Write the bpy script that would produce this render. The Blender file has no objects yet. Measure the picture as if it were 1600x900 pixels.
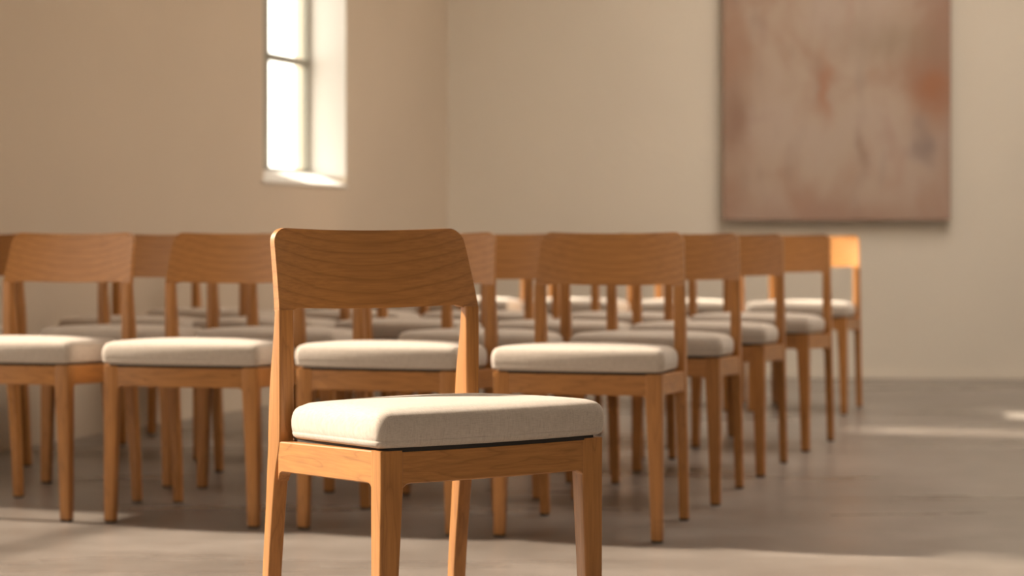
import bpy, bmesh, math
from math import radians as R, sin, cos, sqrt, pi
from mathutils import Vector, Matrix

S = bpy.context.scene
COL = S.collection

# ------------------------------------------------------------------ helpers
def link(o, parent=None):
    COL.objects.link(o)
    if parent: o.parent = parent
    return o

def mesh_obj(name, bm, mat, parent=None, smooth=None, bevel=None):
    bmesh.ops.recalc_face_normals(bm, faces=bm.faces)
    me = bpy.data.meshes.new(name)
    bm.to_mesh(me); bm.free()
    me.materials.append(mat)
    if smooth is not None:
        for p in me.polygons: p.use_smooth = True
        try: me.set_sharp_from_angle(angle=R(smooth))
        except Exception: pass
    o = link(bpy.data.objects.new(name, me), parent)
    if bevel:
        m = o.modifiers.new('bevel', 'BEVEL'); m.width = bevel; m.segments = 2
        m.limit_method = 'ANGLE'; m.angle_limit = R(40); m.harden_normals = False
    return o

def loft(rings, cap=True):
    """closed rings of equal length -> skin"""
    bm = bmesh.new()
    vs = [[bm.verts.new(p) for p in r] for r in rings]
    n = len(rings[0])
    for a, b in zip(vs[:-1], vs[1:]):
        for i in range(n):
            bm.faces.new((a[i], a[(i+1) % n], b[(i+1) % n], b[i]))
    if cap:
        bm.faces.new(vs[0][::-1]); bm.faces.new(vs[-1])
    return bm

def rrect(cx, cy, hw, hd, r, k=3):
    pts = []
    for sx, sy, a0 in ((1, 1, 0), (-1, 1, 90), (-1, -1, 180), (1, -1, 270)):
        for i in range(k+1):
            a = R(a0 + 90*i/k)
            pts.append((cx + sx*(hw-r) + r*cos(a), cy + sy*(hd-r) + r*sin(a)))
    return pts

def interp(keys, z):
    """smooth (monotone-ish) interpolation of tuples keyed by first value"""
    if z <= keys[0][0]: return keys[0][1:]
    for i in range(len(keys)-1):
        a, b = keys[i], keys[i+1]
        if z <= b[0]:
            t = (z-a[0])/(b[0]-a[0])
            pa = keys[i-1] if i else a
            nb = keys[i+2] if i+2 < len(keys) else b
            out = []
            for j in range(1, len(a)):
                h = b[0]-a[0]
                m0 = (b[j]-pa[j])/(b[0]-pa[0]) if pa is not a else (b[j]-a[j])/h
                m1 = (nb[j]-a[j])/(nb[0]-a[0]) if nb is not b else (b[j]-a[j])/h
                t2, t3 = t*t, t*t*t
                out.append((2*t3-3*t2+1)*a[j] + (t3-2*t2+t)*h*m0 + (-2*t3+3*t2)*b[j] + (t3-t2)*h*m1)
            return tuple(out)
    return keys[-1][1:]

def prism(bm, poly, z0, z1):
    a = [bm.verts.new((x, y, z0)) for x, y in poly]
    b = [bm.verts.new((x, y, z1)) for x, y in poly]
    n = len(poly)
    for i in range(n):
        bm.faces.new((a[i], a[(i+1) % n], b[(i+1) % n], b[i]))
    bm.faces.new(a[::-1]); bm.faces.new(b)

# ------------------------------------------------------------------ materials
class NT:
    def __init__(s, name):
        s.m = bpy.data.materials.new(name); s.m.use_nodes = True
        s.t = s.m.node_tree; s.t.nodes.clear()
        s.out = s.n('ShaderNodeOutputMaterial')
    def n(s, typ, **kw):
        nd = s.t.nodes.new(typ)
        for k, v in kw.items(): setattr(nd, k, v)
        return nd
    def l(s, a, b): s.t.links.new(a, b)
    def math(s, op, a, b=None, c=None):
        nd = s.n('ShaderNodeMath', operation=op)
        for i, v in enumerate((a, b, c)):
            if v is None: continue
            if isinstance(v, (int, float)): nd.inputs[i].default_value = v
            else: s.l(v, nd.inputs[i])
        return nd.outputs[0]
    def noise(s, vec, scale, detail=3, rough=.5, dist=0):
        nd = s.n('ShaderNodeTexNoise')
        nd.inputs['Scale'].default_value = scale; nd.inputs['Detail'].default_value = detail
        nd.inputs['Roughness'].default_value = rough; nd.inputs['Distortion'].default_value = dist
        s.l(vec, nd.inputs['Vector']); return nd.outputs[0]
    def mapping(s, vec, scale=(1, 1, 1), loc=(0, 0, 0)):
        nd = s.n('ShaderNodeMapping'); nd.inputs['Scale'].default_value = scale
        nd.inputs['Location'].default_value = loc
        s.l(vec, nd.inputs['Vector']); return nd.outputs[0]
    def ramp(s, fac, stops, mode='LINEAR'):
        nd = s.n('ShaderNodeValToRGB'); e = nd.color_ramp.elements
        nd.color_ramp.interpolation = mode
        while len(e) < len(stops): e.new(.5)
        for k, (p, c) in enumerate(stops):
            e[k].position = p; e[k].color = (*c, 1) if len(c) == 3 else c
        s.l(fac, nd.inputs[0]); return nd.outputs[0]
    def mix(s, fac, a, b, mode='MIX'):
        nd = s.n('ShaderNodeMix', data_type='RGBA', blend_type=mode)
        for sock, v in ((nd.inputs[0], fac), (nd.inputs[6], a), (nd.inputs[7], b)):
            if isinstance(v, (int, float)): sock.default_value = v
            elif isinstance(v, tuple): sock.default_value = (*v, 1)
            else: s.l(v, sock)
        return nd.outputs[2]
    def bsdf(s, col, rough, bump=None, bstr=.2, bdist=.001, **kw):
        b = s.n('ShaderNodeBsdfPrincipled')
        for k, v in ((('Base Color'), col), ('Roughness', rough)):
            if isinstance(v, (int, float)): b.inputs[k].default_value = v
            elif isinstance(v, tuple): b.inputs[k].default_value = (*v, 1)
            else: s.l(v, b.inputs[k])
        for k, v in kw.items():
            b.inputs[k.replace('_', ' ')].default_value = v
        if bump is not None:
            bn = s.n('ShaderNodeBump'); bn.inputs['Strength'].default_value = bstr
            bn.inputs['Distance'].default_value = bdist
            s.l(bump, bn.inputs['Height']); s.l(bn.outputs[0], b.inputs['Normal'])
        s.l(b.outputs[0], s.out.inputs['Surface'])
        return s.m

def wood(name, axis, light, dark, arcs=False):
    """oiled timber, grain along axis ('x','y' or 'z') of the chair"""
    t = NT(name)
    tc = t.n('ShaderNodeTexCoord').outputs['Object']
    rnd = t.n('ShaderNodeObjectInfo').outputs['Random']
    off = t.n('ShaderNodeCombineXYZ')
    t.l(t.math('MULTIPLY', rnd, 7.3), off.inputs[0]); t.l(t.math('MULTIPLY', rnd, 3.1), off.inputs[1])
    t.l(t.math('MULTIPLY', rnd, 5.7), off.inputs[2])
    va = t.n('ShaderNodeVectorMath', operation='ADD'); t.l(tc, va.inputs[0]); t.l(off.outputs[0], va.inputs[1])
    vec = va.outputs[0]
    along, cross = 1.0, 9.0
    sc = {'x': (along, cross, cross), 'y': (cross, along, cross), 'z': (cross, cross, along)}[axis]
    g = t.mapping(vec, sc)
    warp = t.noise(g, 1.6, 3, .5)
    fine = t.noise(t.mapping(vec, tuple(v*16 if v > 2 else v*6 for v in sc)), 1.5, 4, .6)
    if arcs:
        sep = t.n('ShaderNodeSeparateXYZ'); t.l(tc, sep.inputs[0])
        x2 = t.math('MULTIPLY', sep.outputs[0], sep.outputs[0])
        v = t.math('ADD', t.math('MULTIPLY', sep.outputs[2], 46.0), t.math('MULTIPLY', x2, -38.0))
        v = t.math('ADD', v, t.math('MULTIPLY', warp, 1.5))
        v = t.math('ADD', v, t.math('MULTIPLY', rnd, 5.0))
    else:
        v = t.math('MULTIPLY', warp, 11.0)
    band = t.math('FRACT', v)
    line = t.ramp(band, [(0, (.62, .62, .62)), (.10, (.12, .12, .12)), (.55, (0, 0, 0)), (.86, (.30, .30, .30)), (1, (1, 1, 1))])
    col = t.mix(t.math('MULTIPLY', line, .44), light, dark)
    col = t.mix(t.math('MULTIPLY', t.math('SUBTRACT', fine, .35), 1.1), col, dark)
    br = t.math('ADD', t.math('MULTIPLY', rnd, .16), .92)
    hsv = t.n('ShaderNodeHueSaturation'); t.l(col, hsv.inputs['Color']); t.l(br, hsv.inputs['Value'])
    rough = t.math('ADD', t.math('MULTIPLY', fine, .16), .30)
    return t.bsdf(hsv.outputs[0], rough, fine, .25, .0006, Specular_IOR_Level=.5, Coat_Weight=.15, Coat_Roughness=.38)

WL, WD = (.50, .222, .061), (.19, .072, .018)
M_WZ = wood('oiled_wood_upright', 'z', WL, WD)
M_WX = wood('oiled_wood_crosswise', 'x', WL, WD)
M_WY = wood('oiled_wood_lengthwise', 'y', WL, WD)
M_WP = wood('oiled_wood_panel', 'x', WL, WD, arcs=True)

def fabric():
    t = NT('beige_linen')
    tc = t.n('ShaderNodeTexCoord').outputs['Object']
    sep = t.n('ShaderNodeSeparateXYZ'); t.l(tc, sep.inputs[0])
    wob = t.noise(tc, 40, 2)
    def thread(c, f, ph):
        return t.math('SINE', t.math('ADD', t.math('MULTIPLY', c, f), t.math('MULTIPLY', wob, ph)))
    a = t.math('ADD', sep.outputs[0], t.math('MULTIPLY', sep.outputs[1], .15))
    b = t.math('ADD', sep.outputs[2], sep.outputs[1])
    w = t.math('MULTIPLY', thread(a, 2600, 14), thread(b, 2600, 11))
    slub = t.noise(t.mapping(tc, (60, 900, 900)), 1, 2)
    slub2 = t.noise(t.mapping(tc, (900, 90, 60)), 1, 2)
    sl = t.math('MULTIPLY', t.math('ADD', slub, slub2), .5)
    h = t.math('ADD', t.math('MULTIPLY', w, .35), sl)
    col = t.ramp(sl, [(.3, (.42, .355, .29)), (.5, (.545, .472, .395)), (.72, (.63, .56, .48))])
    return t.bsdf(col, .9, h, .5, .0006, Sheen_Weight=.15, Sheen_Roughness=.6)
M_FAB = fabric()
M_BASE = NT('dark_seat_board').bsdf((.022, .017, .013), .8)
M_TIP = NT('dark_foot_glide').bsdf((.05, .035, .025), .6)

def plaster(name, base, strength):
    t = NT(name)
    tc = t.n('ShaderNodeTexCoord').outputs['Object']
    n1 = t.noise(tc, 1.3, 4, .55); n2 = t.noise(tc, 26, 5, .6); n3 = t.noise(tc, 8, 3, .5)
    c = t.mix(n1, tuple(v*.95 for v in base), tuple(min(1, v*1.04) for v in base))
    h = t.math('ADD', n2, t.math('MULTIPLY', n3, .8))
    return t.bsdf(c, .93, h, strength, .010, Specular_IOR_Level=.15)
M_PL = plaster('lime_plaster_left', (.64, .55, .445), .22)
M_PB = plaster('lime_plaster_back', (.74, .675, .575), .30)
M_PR = plaster('low_bounce_plaster', (.40, .34, .27), .2)  # unseen walls coloured darker to cut bounced light
M_CEIL = plaster('ceiling_plaster', (.62, .56, .48), .1)
M_WHITE = NT('sunlit_reveal_white').bsdf((.76, .74, .70), .7)  # whiter than the wall plaster, so reveal and sill look sunlit
M_FRAME = NT('window_frame_metal').bsdf((.30, .29, .24), .5)

def floor_mat():
    t = NT('polished_concrete')
    tc = t.n('ShaderNodeTexCoord').outputs['Object']
    n1 = t.noise(tc, .8, 5, .6, .4); n2 = t.noise(tc, 5, 5, .62); n3 = t.noise(t.mapping(tc, (.7, 4, 1)), 1, 4, .6)
    f = t.math('ADD', t.math('MULTIPLY', n1, .5), t.math('ADD', t.math('MULTIPLY', n2, .25), t.math('MULTIPLY', n3, .25)))
    c = t.ramp(f, [(.36, (.145, .123, .104)), (.5, (.215, .187, .162)), (.64, (.31, .275, .243))])
    r = t.math('ADD', t.math('MULTIPLY', n3, .24), .18)
    return t.bsdf(c, r, n2, .03, .002, Specular_IOR_Level=.55)
M_FLOOR = floor_mat()

def art_mat():
    t = NT('abstract_painting')
    tc = t.n('ShaderNodeTexCoord').outputs['Object']
    n1 = t.noise(t.mapping(tc, (1, 1, 1), (3.1, 0, 1.7)), 1.7, 4, .5, .5)
    n2 = t.noise(t.mapping(tc, (3.5, 1, 1.4), (8, 0, 2)), 1.6, 4, .55, .3)
    n3 = t.noise(t.mapping(tc, (7, 1, 2.2), (1, 0, 5)), 1.3, 2, .5)
    c = t.ramp(n1, [(.28, (.30, .185, .125)), (.42, (.40, .27, .20)), (.52, (.47, .365, .285)), (.64, (.49, .39, .32)), (.8, (.41, .29, .24))])
    c = t.mix(t.ramp(n2, [(.5, (0, 0, 0)), (.72, (.45, .45, .45))]), c, (.38, .20, .13))
    c = t.mix(t.ramp(n3, [(.56, (0, 0, 0)), (.74, (.35, .35, .35))]), c, (.26, .19, .165))
    sp = t.n('ShaderNodeSeparateXYZ')
    wv = t.n('ShaderNodeVectorMath', operation='ADD'); t.l(tc, wv.inputs[0])
    wn = t.n('ShaderNodeTexNoise'); wn.inputs['Scale'].default_value = 5; t.l(tc, wn.inputs['Vector'])
    ws = t.n('ShaderNodeVectorMath', operation='MULTIPLY_ADD'); t.l(wn.outputs['Color'], ws.inputs[0])
    ws.inputs[1].default_value = (.22, 0, .22); ws.inputs[2].default_value = (-.11, 0, -.11)
    t.l(ws.outputs[0], wv.inputs[1]); t.l(wv.outputs[0], sp.inputs[0])
    for x0, z0, rx, rz, cc, am in ((-.66, .5, .22, .75, (.34, .20, .135), .6), (.64, .9, .20, 1.0, (.33, .19, .14), .6), (0, -.06, .75, .22, (.36, .215, .16), .7),
                                   (0, .55, .38, .38, (.47, .375, .30), .5), (.28, 1.0, .3, .12, (.30, .22, .15), .5),
                                   (-.06, .73, .035, .16, (.40, .185, .11), .75), (.53, .71, .12, .13, (.36, .15, .07), .8), (.48, .42, .05, .12, (.20, .15, .15), .6),
                                   (-.56, .56, .06, .15, (.24, .13, .09), .6), (.14, .40, .025, .13, (.30, .20, .15), .6)):
        dx = t.math('DIVIDE', t.math('SUBTRACT', sp.outputs[0], x0), rx); dz = t.math('DIVIDE', t.math('SUBTRACT', sp.outputs[2], z0), rz)
        d = t.math('ADD', t.math('MULTIPLY', dx, dx), t.math('MULTIPLY', dz, dz))
        c = t.mix(t.math('MULTIPLY', t.math('EXPONENT', t.math('MULTIPLY', d, -1.0)), am), c, cc)
    fine = t.noise(tc, 160, 2)
    return t.bsdf(c, .8, fine, .2, .001)
M_ART = art_mat()
M_CANVAS = NT('canvas_edge').bsdf((.30, .23, .17), .85)

def glass_mat(name='clear_window_glass', tint=(.96, .97, .95, 1)):
    t = NT(name)
    tr = t.n('ShaderNodeBsdfTransparent'); gl = t.n('ShaderNodeBsdfGlossy'); gl.inputs['Roughness'].default_value = .02
    tr.inputs[0].default_value = tint
    mx = t.n('ShaderNodeMixShader'); mx.inputs[0].default_value = .05
    t.l(tr.outputs[0], mx.inputs[1]); t.l(gl.outputs[0], mx.inputs[2]); t.l(mx.outputs[0], t.out.inputs['Surface'])
    return t.m
M_GLASS = glass_mat()
M_SOFT = glass_mat('sun_dimming_glass', (.66, .65, .63, 1))  # tint added to dim the sun through the unseen windows

# ------------------------------------------------------------------ the chair
# local frame: origin on the floor midway between the front legs' front faces,
# +x to the right seen from in front, +y towards the backrest
WF, WB, D0 = .448, .424, .376         # front width, back width, front face to post face
ZF, ZR, RAIL, H = .430, .416, .054, .797

def build_chair():
    root = bpy.data.objects.new('dining_chair', None); link(root)
    root.empty_display_size = .2
    zz = lambda a, b, n: [a+(b-a)*i/n for i in range(n+1)]
    # front legs
    for s in (-1, 1):
        keys = [(0.006, .030, .027, .001, -.003), (.20, .036, .030, .001, -.002), (.37, .043, .034, 0, 0), (.432, .043, .034, 0, 0)]
        rings = []
        for z in zz(.006, ZF+.001, 14):
            w, d, out, yo = interp(keys, z)
            rings.append([(x, y, z) for x, y in rrect(s*(WF/2+out-w/2), yo*-1+d/2, w/2, d/2, .0035)])
        lg = mesh_obj('leg', loft(rings), M_WZ, root, 50)
        cap = loft([[(x, y, z) for x, y in rrect(s*(WF/2+.001-.015), .0165, .0135*k, .0125*k, .003)] for z, k in ((0, .9), (.0015, 1), (.0065, 1))])
        mesh_obj('foot_glide', cap, M_TIP, lg, 40)
    # rear legs run up into the back posts
    PK = [(0.006, .058, .0245, .026), (.175, .043, .026, .0275), (.30, .027, .029, .028), (.365, .016, .035, .0285), (.405, .003, .044, .029),
          (.43, 0, .047, .029), (.52, 0, .040, .029), (.60, 0, .027, .029), (.652, .001, .020, .029)]
    for s in (-1, 1):
        rings = []
        for z in zz(.006, .650, 40):
            yo, d, w = interp(PK, z)
            rings.append([(x, y, z) for x, y in rrect(s*(WB/2-w/2), D0+yo+d/2, w/2, d/2, .0035)])
        lg = mesh_obj('leg', loft(rings), M_WZ, root, 50)
        cap = loft([[(x, y, z) for x, y in rrect(s*(WB/2-.013), D0+.058+.0123, .012*k, .0115*k, .003)] for z, k in ((0, .9), (.0015, 1), (.0065, 1))])
        mesh_obj('foot_glide', cap, M_TIP, lg, 40)
    # rails: bottom edge sweeps down into the legs
    def fillet(dist, r=.017):
        return 0 if dist >= r else r - sqrt(max(0, r*r-(r-dist)**2))
    def rail(name, p0, p1, z0, z1, bow, th, mat, endr, h=RAIL):
        rings = []
        n = 36
        L = sqrt((p1[0]-p0[0])**2+(p1[1]-p0[1])**2)
        dx, dy = (p1[0]-p0[0])/L, (p1[1]-p0[1])/L
        nx, ny = dy, -dx                       # outward side
        ts = sorted(set([i/n for i in range(n+1)] + [k*.0025/L for k in range(8)] + [1-k*.0025/L for k in range(8)]))
        for t in ts:
            b = bow*(1-(2*t-1)**2)
            x, y = p0[0]+dx*L*t+nx*b, p0[1]+dy*L*t+ny*b
            zt = z0+(z1-z0)*t
            zb = zt-h-fillet(t*L)*endr[0]-fillet((1-t)*L)*endr[1]
            rings.append([(x, y, zb+.002), (x, y, zt-.002), (x-nx*.002, y-ny*.002, zt), (x-nx*th, y-ny*th, zt),
                          (x-nx*th, y-ny*th, zb), (x-nx*.002, y-ny*.002, zb)])
        mesh_obj(name, loft(rings), mat, root, 40)
    rail('front_rail', (-WF/2+.040, .0012), (WF/2-.040, .0012), ZF, ZF, .013, .022, M_WX, (1, 1))
    fx, bx = WF/2-.0012, WB/2-.0012

    # outward side is to the right of the running direction
    rail('side_rail', (fx, .031), (bx, D0+.008), ZF, ZR, 0, .021, M_WY, (1, 1))
    rail('side_rail', (-bx, D0+.008), (-fx, .031), ZR, ZF, 0, .021, M_WY, (1, 1))
    rail('back_rail', (WB/2-.027, D0+.036), (-WB/2+.027, D0+.036), ZR, ZR, 0, .020, M_WX, (1, 1))
    # backrest panel
    zb0, r = .655, .027
    hwz = lambda z: WB/2 - .011*max(0, (z-.64)/(H-.64))
    def hw(z):
        w = hwz(z)
        if z > H-r: w -= r - sqrt(max(0, r*r-(z-(H-r))**2))
        return w
    def lean(z):
        t = max(0, (z-.640)/(H-.640)); return .046*(t**1.15)
    def zbot(x):
        e = WB/2-.029-abs(x)
        base = zb0 - .006*(1-(x/(WB/2))**2)
        if e <= 0: return .648
        if e < .016:
            q = .016-sqrt(max(0, .016**2-(.016-e)**2)); return min(base, max(.648, base-q))
        return base
    us = sorted(set([-1+2*i/48 for i in range(49)] + [s*(.86+k*.01) for k in range(0, 8) for s in (-1, 1)] + [s*.8586 for s in (-1, 1)]))
    vs = [i/14*.8 for i in range(15)] + [.8+.2*sin(pi/2*i/9) for i in range(1, 10)]
    bm = bmesh.new(); F, B = [], []
    for v in vs:
        fr, bk = [], []
        for u in us:
            x0 = u*WB/2
            zt = H-.004*(1-u*u)
            z = zbot(x0)+(zt-zbot(x0))*v
            w = hw(min(H, z+.004*(1-u*u)*v))
            x = u*w
            y = D0+.001+lean(z)+.028*(1-u*u)
            th = .013+.007*u*u*(1-v*.5)
            fr.append(bm.verts.new((x, y, z))); bk.append(bm.verts.new((x, y+th, z)))
        F.append(fr); B.append(bk)
    nv, nu = len(vs), len(us)
    for i in range(nv-1):
        for j in range(nu-1):
            bm.faces.new((F[i][j], F[i][j+1], F[i+1][j+1], F[i+1][j]))
            bm.faces.new((B[i][j], B[i+1][j], B[i+1][j+1], B[i][j+1]))
    for j in range(nu-1):
        bm.faces.new((F[0][j], B[0][j], B[0][j+1], F[0][j+1]))
        bm.faces.new((F[-1][j], F[-1][j+1], B[-1][j+1], B[-1][j]))
    for i in range(nv-1):
        bm.faces.new((F[i][0], F[i+1][0], B[i+1][0], B[i][0]))
        bm.faces.new((F[i][-1], B[i][-1], B[i+1][-1], F[i+1][-1]))
    mesh_obj('backrest', bm, M_WP, root, 50, bevel=.0028)
    # seat board and cushion
    def outline(wf, wb, y0, y1, bow, rf, rb, n=10):
        pts = []
        # front edge left -> right (bowed), then back edge right -> left
        def corner(cx, cy, r, a0, a1):
            return [(cx+r*cos(R(a0+(a1-a0)*i/6)), cy+r*sin(R(a0+(a1-a0)*i/6))) for i in range(7)]
        pts += corner(-wf+rf, y0+rf, rf, 190, 265)
        for i in range(1, 16):
            t = i/16; x = (-wf+rf)+(2*wf-2*rf)*t
            pts.append((x, y0-bow*(1-(2*t-1)**2)))
        pts += corner(wf-rf, y0+rf, rf, 275, 350)
        for i in range(1, 8):
            t = i/8; pts.append((wf-.001+(wb-wf+.001)*t, y0+rf+(y1-rb-y0-rf)*t))
        pts += corner(wb-rb, y1-rb, rb, 0, 90)
        for i in range(1, 12):
            t = i/12; pts.append(((wb-rb)*(1-2*t), y1))
        pts += corner(-wb+rb, y1-rb, rb, 90, 180)
        for i in range(1, 8):
            t = i/8; pts.append((-wb-(wf-.001-wb)*t, y1-rb-(y1-rb-y0-rf)*t))
        return pts
    slope = lambda y: -.014*y/D0
    ob = outline(.212, .190, .002, D0-.004, .014, .015, .012)
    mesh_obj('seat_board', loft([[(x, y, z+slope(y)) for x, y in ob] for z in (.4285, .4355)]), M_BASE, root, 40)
    oc = outline(.230, .198, -.007, D0-.003, .020, .020, .022)
    cx, cy = 0, .18
    rings = []
    def ring(inset, z, crown=0):
        rr = []
        for x, y in oc:
            dx, dy = x-cx, y-cy
            kx, ky = max(0, 1-inset/.215), max(0, 1-inset/.17)
            X, Y = cx+dx*kx, cy+dy*ky
            q = max(0, 1-(abs(X)/.232)**2.6)*max(0, 1-(abs(Y-cy)/.195)**2.6)
            rr.append((X, Y, z+slope(Y)+crown*q))
        rings.append(rr)
    ring(.06, .4352); ring(.012, .4352); ring(.006, .4365); ring(.0022, .4400); ring(.0006, .4440)
    ring(.0004, .4468); ring(.0009, .4478); ring(.0003, .4490)
    for z, i in ((.458, -.0008), (.468, -.001), (.476, .0), (.483, .0018), (.4885, .0048), (.4925, .009), (.495, .0145)): ring(i, z)
    for i, z in ((.022, .4965), (.035, .4975), (.055, .498), (.08, .4983), (.11, .4985), (.14, .4986), (.160, .4986)): ring(i, z, .010)
    mesh_obj('seat_cushion', loft(rings), M_FAB, root, 60)
    return root

def copy_tree(o, parent=None):
    c = o.copy(); link(c, parent)
    for ch in [x for x in bpy.data.objects if x.parent is o]:
        copy_tree(ch, c)
    return c

# ------------------------------------------------------------------ placing
F, CH = 3200.0, .775                      # focal length in pixels of a 1600 px frame, camera height
def ground(px, py):                       # point of the floor where the photograph shows a foot
    Y = F*CH/(py-375); return (px-800)/F*Y, Y

proto = build_chair()
def place(o, x, y, yaw):
    o.location = (x, y, 0); o.rotation_euler = (0, 0, R(yaw))

def from_fr(px, py, yaw):                 # front-right foot centre -> origin
    x, y = ground(px, py); a = R(yaw)
    lx, ly = WF/2-.010, .012
    return x-(lx*cos(a)-ly*sin(a)), y-(lx*sin(a)+ly*cos(a)), yaw

place(proto, -.0270, 3.449, 34)
proto['label'] = 'sharp foreground wooden chair standing alone in front of the rows, turned to the left'
proto['category'] = 'chair'; proto['group'] = 'beige-cushioned wooden chairs'

def seat(x, y, yaw, label):
    c = copy_tree(proto); place(c, x, y, yaw)
    c['label'] = label; c['category'] = 'chair'; c['group'] = 'beige-cushioned wooden chairs'
    return c

def row(first, spacings, yaws, drift, labels):
    x, y, yaw = first
    for i, lab in enumerate(labels):
        if i:
            a = R(drift); x -= spacings[i-1]*cos(a); y -= spacings[i-1]*sin(a)
        seat(x, y, yaws[i], lab)

# front row, right to left
row(from_fr(1029, 848, -15.5), (.545, .556, .545), (-15.5, -17, -14.5, -17.5), -14,
    ('wooden chair at the right end of the first row, just right of the foreground chair',
     'first-row chair partly hidden directly behind the foreground chair',
     'first-row wooden chair just left of the foreground chair, whole cushion and front legs showing',
     'first-row wooden chair at the left edge of the photo, cushion cut by the frame'))
row(from_fr(1120, 790, -17), (.535, .66, .535, .71), (-17, -16, -15, -15, -16), -14.5,
    ('second-row wooden chair at the right end, directly behind the right-end first-row chair',
     'second-row chair whose backrest shows between the foreground chair and the right-end first-row chair',
     'second-row chair mostly hidden behind the two first-row chairs around the foreground chair back',
     'second-row chair whose backrest fills the gap between the two left first-row chairs',
     'second-row chair at the far left edge, only a sliver of backrest and cushion showing'))
row(from_fr(1190, 745, -19), (.490, .55, .525, .51), (-19, -17, -17, -16, -16), -14,
    ('third-row brown chair at the right end, third from the front in the right-hand column',
     'third-row chair seen through the back opening of the right-end first-row chair',
     'third-row chair hidden behind the foreground chair right post, cushion glimpsed through its opening',
     'third-row chair glimpsed through the left half of the foreground chair back opening',
     'third-row chair with dark posts seen through the left-edge first-row chair back'))
row(from_fr(1260, 706, -22.5), (.500, .54, .54, .60), (-22.5, -19, -18, -17, -17), -14,
    ('dark shaded fourth-row chair at the right end, next to the brightly lit far chair',
     'fourth-row chair whose thin post shows through the right-end second-row chair back',
     'fourth-row chair with a dark post seen through the right-end first-row chair back',
     'fourth-row chair glimpsed low behind the foreground chair backrest',
     'fourth-row chair by the left wall, dark post glimpsed through a first-row chair back'))
row(from_fr(1320, 648, -20), (.535, .535, .535, .535), (-20, -18, -18, -17, -17), -19.5,
    ('farthest right-end chair in the back row, backrest lit bright orange by the sun',
     'back-row chair with bright orange posts seen through the third-row right-end chair back',
     'back-row chair with sunlit cushion seen through the right half of the right-end first-row chair',
     'back-row chair with sunlit cushion between the foreground chair and the right-end first-row chair',
     'leftmost back-row chair below the wall corner, sunlit cushion glimpsed through the foreground chair opening'))

# ------------------------------------------------------------------ the room
def structure(o, name=None):
    if name: o.name = name
    o['kind'] = 'structure'; return o

CX, CY = -.366, 11.70
AL = R(20)
U = (-sin(AL), -cos(AL)); N = (-cos(AL), sin(AL))       # along the left wall towards the camera, outwards
def LW(s, t): return (CX+U[0]*s+N[0]*t, CY+U[1]*s+N[1]*t)
HC = 3.6
TH = .30

# flat floor
bm = bmesh.new(); prism(bm, [(-7, -3.5), (7, -3.5), (7, 13), (-7, 13)], -.2, 0)
structure(mesh_obj('floor', bm, M_FLOOR))
bm = bmesh.new()
K0, K1, K2, K3 = 1.0, 3.3, 5.4, 10.3        # unseen roof light, added for fill; its deep well blocks the sun
prism(bm, [LW(-.4, TH), LW(15.3, TH), (K0, -2.65), (K0, 12.1)], HC, HC+1.4)
prism(bm, [(K1, -2.65), (5.45, -2.65), (5.45, 12.1), (K1, 12.1)], HC, HC+1.4)
prism(bm, [(K0, -2.65), (K1, -2.65), (K1, K2), (K0, K2)], HC, HC+1.4)
prism(bm, [(K0, K3), (K1, K3), (K1, 12.1), (K0, 12.1)], HC, HC+1.4)
structure(mesh_obj('ceiling', bm, M_CEIL))

# left wall with its slit windows and one added high slit
W1 = dict(i0=1.397, i1=2.308, o0=1.372, o1=1.915, z0=1.05, z1=3.5)
side = [(5.80, 6.92), (7.04, 9.0), (9.75, 10.55), (10.9, 11.7)]
SZ0, SZ1 = .30, 3.5
bm = bmesh.new()
def lw(poly, z0, z1): prism(bm, [LW(*p) for p in poly], z0, z1)
lw([(-.4, 0), (W1['i0'], 0), (W1['o0'], .2), (W1['o0'], TH), (-.4, TH)], 0, HC)
op = [(W1['i0'], 0), (W1['i1'], 0), (W1['o1'], .2), (W1['o1'], TH), (W1['o0'], TH), (W1['o0'], .2)]
lw(op, 0, W1['z0']-.012); lw(op, W1['z1'], HC)
CL = (2.37, 2.72, 1.98, 3.5)                # unseen high slit, added to throw sun on the rear rows
lw([(W1['i1'], 0), (CL[0], 0), (CL[0], TH), (W1['o1'], TH), (W1['o1'], .2)], 0, HC)
lw([(CL[0], 0), (CL[1], 0), (CL[1], TH), (CL[0], TH)], 0, CL[2]); lw([(CL[0], 0), (CL[1], 0), (CL[1], TH), (CL[0], TH)], CL[3], HC)
lw([(CL[1], 0), (side[0][0], 0), (side[0][0], TH), (CL[1], TH)], 0, HC)
for i, (a, b) in enumerate(side):
    lw([(a, 0), (b, 0), (b, TH), (a, TH)], 0, SZ0); lw([(a, 0), (b, 0), (b, TH), (a, TH)], SZ1, HC)
    nx = side[i+1][0] if i+1 < len(side) else 15.6
    lw([(b, 0), (nx, 0), (nx, TH), (b, TH)], 0, HC)
structure(mesh_obj('wall_left', bm, M_PL))

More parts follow.
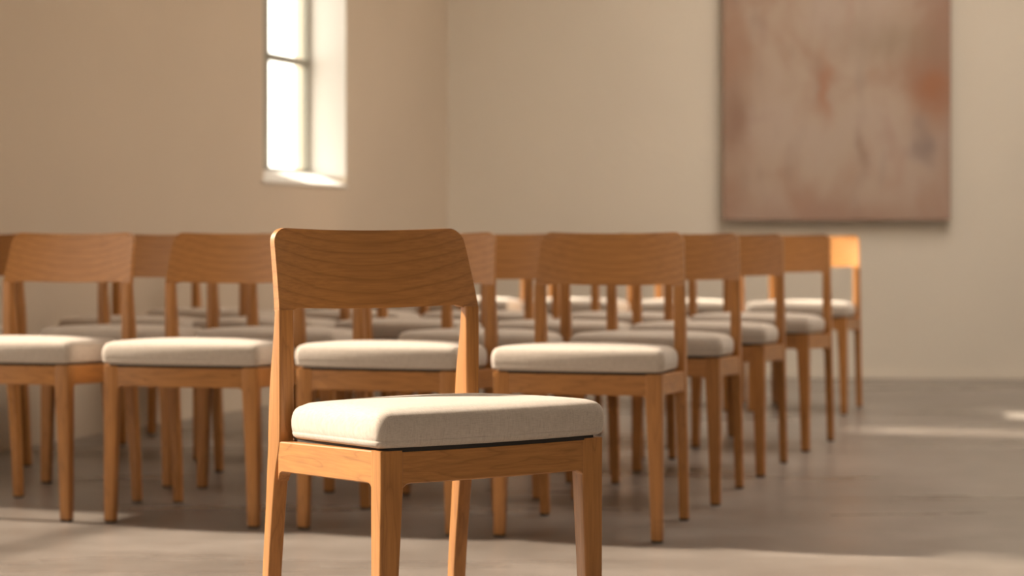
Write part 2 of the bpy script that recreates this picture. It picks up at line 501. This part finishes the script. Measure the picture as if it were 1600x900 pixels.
# back wall, 5 degrees off square
AB = R(5)
def BW(t, n): return (CX+cos(AB)*t+sin(AB)*n, CY-sin(AB)*t+cos(AB)*n)    # n>0 behind the wall
bm = bmesh.new(); prism(bm, [BW(-.3, 0), BW(6.2, 0), BW(6.2, .25), BW(-.3, .25)], 0, HC)
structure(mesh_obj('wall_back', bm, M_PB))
bm = bmesh.new(); prism(bm, [BW(.004, -.012), BW(5.5, -.012), BW(5.5, 0), BW(.004, 0)], 0.0, .035)
structure(mesh_obj('baseboard_back', bm, M_PB))
bm = bmesh.new(); prism(bm, [(5.2, -2.6), (5.45, -2.6), (5.45, 11.6), (5.2, 11.6)], 0, HC)
structure(mesh_obj('wall_right', bm, M_PR))
bm = bmesh.new()
RY = -2.4
for a, b in ((-6.2, -.5), (3.2, 5.4)): prism(bm, [(a, RY-.25), (b, RY-.25), (b, RY), (a, RY)], 0, HC)
prism(bm, [(-.5, RY-.25), (3.2, RY-.25), (3.2, RY), (-.5, RY)], 0, 2.2)  # below the high opening, added to the unseen wall for fill light
prism(bm, [(-.5, RY-.25), (3.2, RY-.25), (3.2, RY), (-.5, RY)], 3.2, HC)
structure(mesh_obj('wall_rear', bm, M_PR))

# windows
def window(idx, s0, s1, z0, z1, t0, bars, fw=.022, vert=(), sw=None):
    root = link(bpy.data.objects.new('window_%d' % idx, None)); structure(root)
    b = bmesh.new()
    def bx(a, c, za, zc, ta=t0, tb=t0+.035): prism(b, [LW(a, ta), LW(c, ta), LW(c, tb), LW(a, tb)], za, zc)
    sw = sw or fw
    bx(s0, s0+sw, z0, z1); bx(s1-sw, s1, z0, z1); bx(s0+fw, s1-fw, z0, z0+fw); bx(s0+fw, s1-fw, z1-fw, z1)
    for z in bars: bx(s0+fw, s1-fw, z-fw*(.8 if idx == 1 else .35), z+fw*(.8 if idx == 1 else .35))
    for v in vert: bx(v-fw*.4, v+fw*.4, z0+fw, z1-fw)
    structure(mesh_obj('window_frame', b, M_FRAME, root))
    b = bmesh.new(); prism(b, [LW(s0+fw, t0+.015), LW(s1-fw, t0+.015), LW(s1-fw, t0+.019), LW(s0+fw, t0+.019)], z0+fw, z1-fw)
    structure(mesh_obj('window_glass', b, M_GLASS if idx == 1 else M_SOFT, root))
    return root
w1 = window(1, W1['o0'], W1['o1'], W1['z0']+.06, W1['z1'], .200, (1.675, 2.25, 2.82), sw=.058)
# lining of the far reveal and the projecting sill, whitened to look sunlit
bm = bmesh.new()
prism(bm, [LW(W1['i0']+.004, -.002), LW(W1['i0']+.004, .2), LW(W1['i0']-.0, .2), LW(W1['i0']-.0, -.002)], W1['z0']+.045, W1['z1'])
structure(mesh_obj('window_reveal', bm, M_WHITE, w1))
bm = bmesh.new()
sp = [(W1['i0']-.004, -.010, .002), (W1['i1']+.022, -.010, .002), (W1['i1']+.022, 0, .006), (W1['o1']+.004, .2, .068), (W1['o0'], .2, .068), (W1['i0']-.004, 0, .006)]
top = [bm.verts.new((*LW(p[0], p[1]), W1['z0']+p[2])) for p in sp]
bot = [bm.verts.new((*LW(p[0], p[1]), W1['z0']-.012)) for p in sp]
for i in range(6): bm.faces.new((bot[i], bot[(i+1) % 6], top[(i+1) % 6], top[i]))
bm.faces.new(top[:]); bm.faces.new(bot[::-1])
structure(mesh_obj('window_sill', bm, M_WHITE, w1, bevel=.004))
for i, (a, b) in enumerate(side):
    window(i+2, a, b, SZ0, SZ1, .15, (1.1, 3.15), .03)

window(5, CL[0], CL[1], CL[2], CL[3], .2, (2.7,))  # frame and glass of the added high slit

# the painting on the back wall
art = link(bpy.data.objects.new('abstract_painting', None))
t0, t1, zb, zt, dep = 1.560, 2.822, .885, 2.55, .075
cxm, cym = BW((t0+t1)/2, 0); art.location = (cxm, cym, zb); art.rotation_euler = (0, 0, -AB)
art['label'] = 'large unframed abstract canvas in muted pink, brown and beige on the back wall'
art['category'] = 'painting'
wd = (t1-t0)/2
bm = bmesh.new(); prism(bm, [(-wd, -dep), (wd, -dep), (wd, -.020), (-wd, -.020)], 0, zt-zb)
cv = mesh_obj('canvas_edge', bm, M_CANVAS, art, bevel=.003)
bm = bmesh.new(); prism(bm, [(-wd+.003, -dep-.0015), (wd-.003, -dep-.0015), (wd-.003, -dep+.001), (-wd+.003, -dep+.001)], .003, zt-zb-.003)
mesh_obj('painted_surface', bm, M_ART, art)

# ------------------------------------------------------------------ light
w = bpy.data.worlds.new('daylight'); S.world = w; w.use_nodes = True
bg = w.node_tree.nodes['Background']; bg.inputs[0].default_value = (1.0, .912, .82, 1); bg.inputs[1].default_value = 3.3
sl = bpy.data.lights.new('sun', 'SUN'); sl.energy = 17; sl.color = (1, .875, .76); sl.angle = R(3)
so = link(bpy.data.objects.new('sun', sl))
e = R(35); ph = R(-19)
so.rotation_euler = Vector((cos(ph)*cos(e), sin(ph)*cos(e), -sin(e))).to_track_quat('-Z', 'Y').to_euler()

# ------------------------------------------------------------------ camera
cd = bpy.data.cameras.new('camera'); cam = link(bpy.data.objects.new('camera', cd)); S.camera = cam
cam.location = (0, 0, CH); cam.rotation_euler = (R(90), 0, 0)
cd.sensor_width = 36; cd.lens = 36*F/1600; cd.shift_y = -75/1600
cd.clip_start = .05; cd.clip_end = 100
cd.dof.use_dof = True; cd.dof.focus_distance = 3.42; cd.dof.aperture_fstop = 3.9

S.view_settings.view_transform = 'Standard'; S.view_settings.look = 'None'
S.view_settings.gamma = 1; S.view_settings.use_curve_mapping = False
S.view_settings.exposure = 0.68
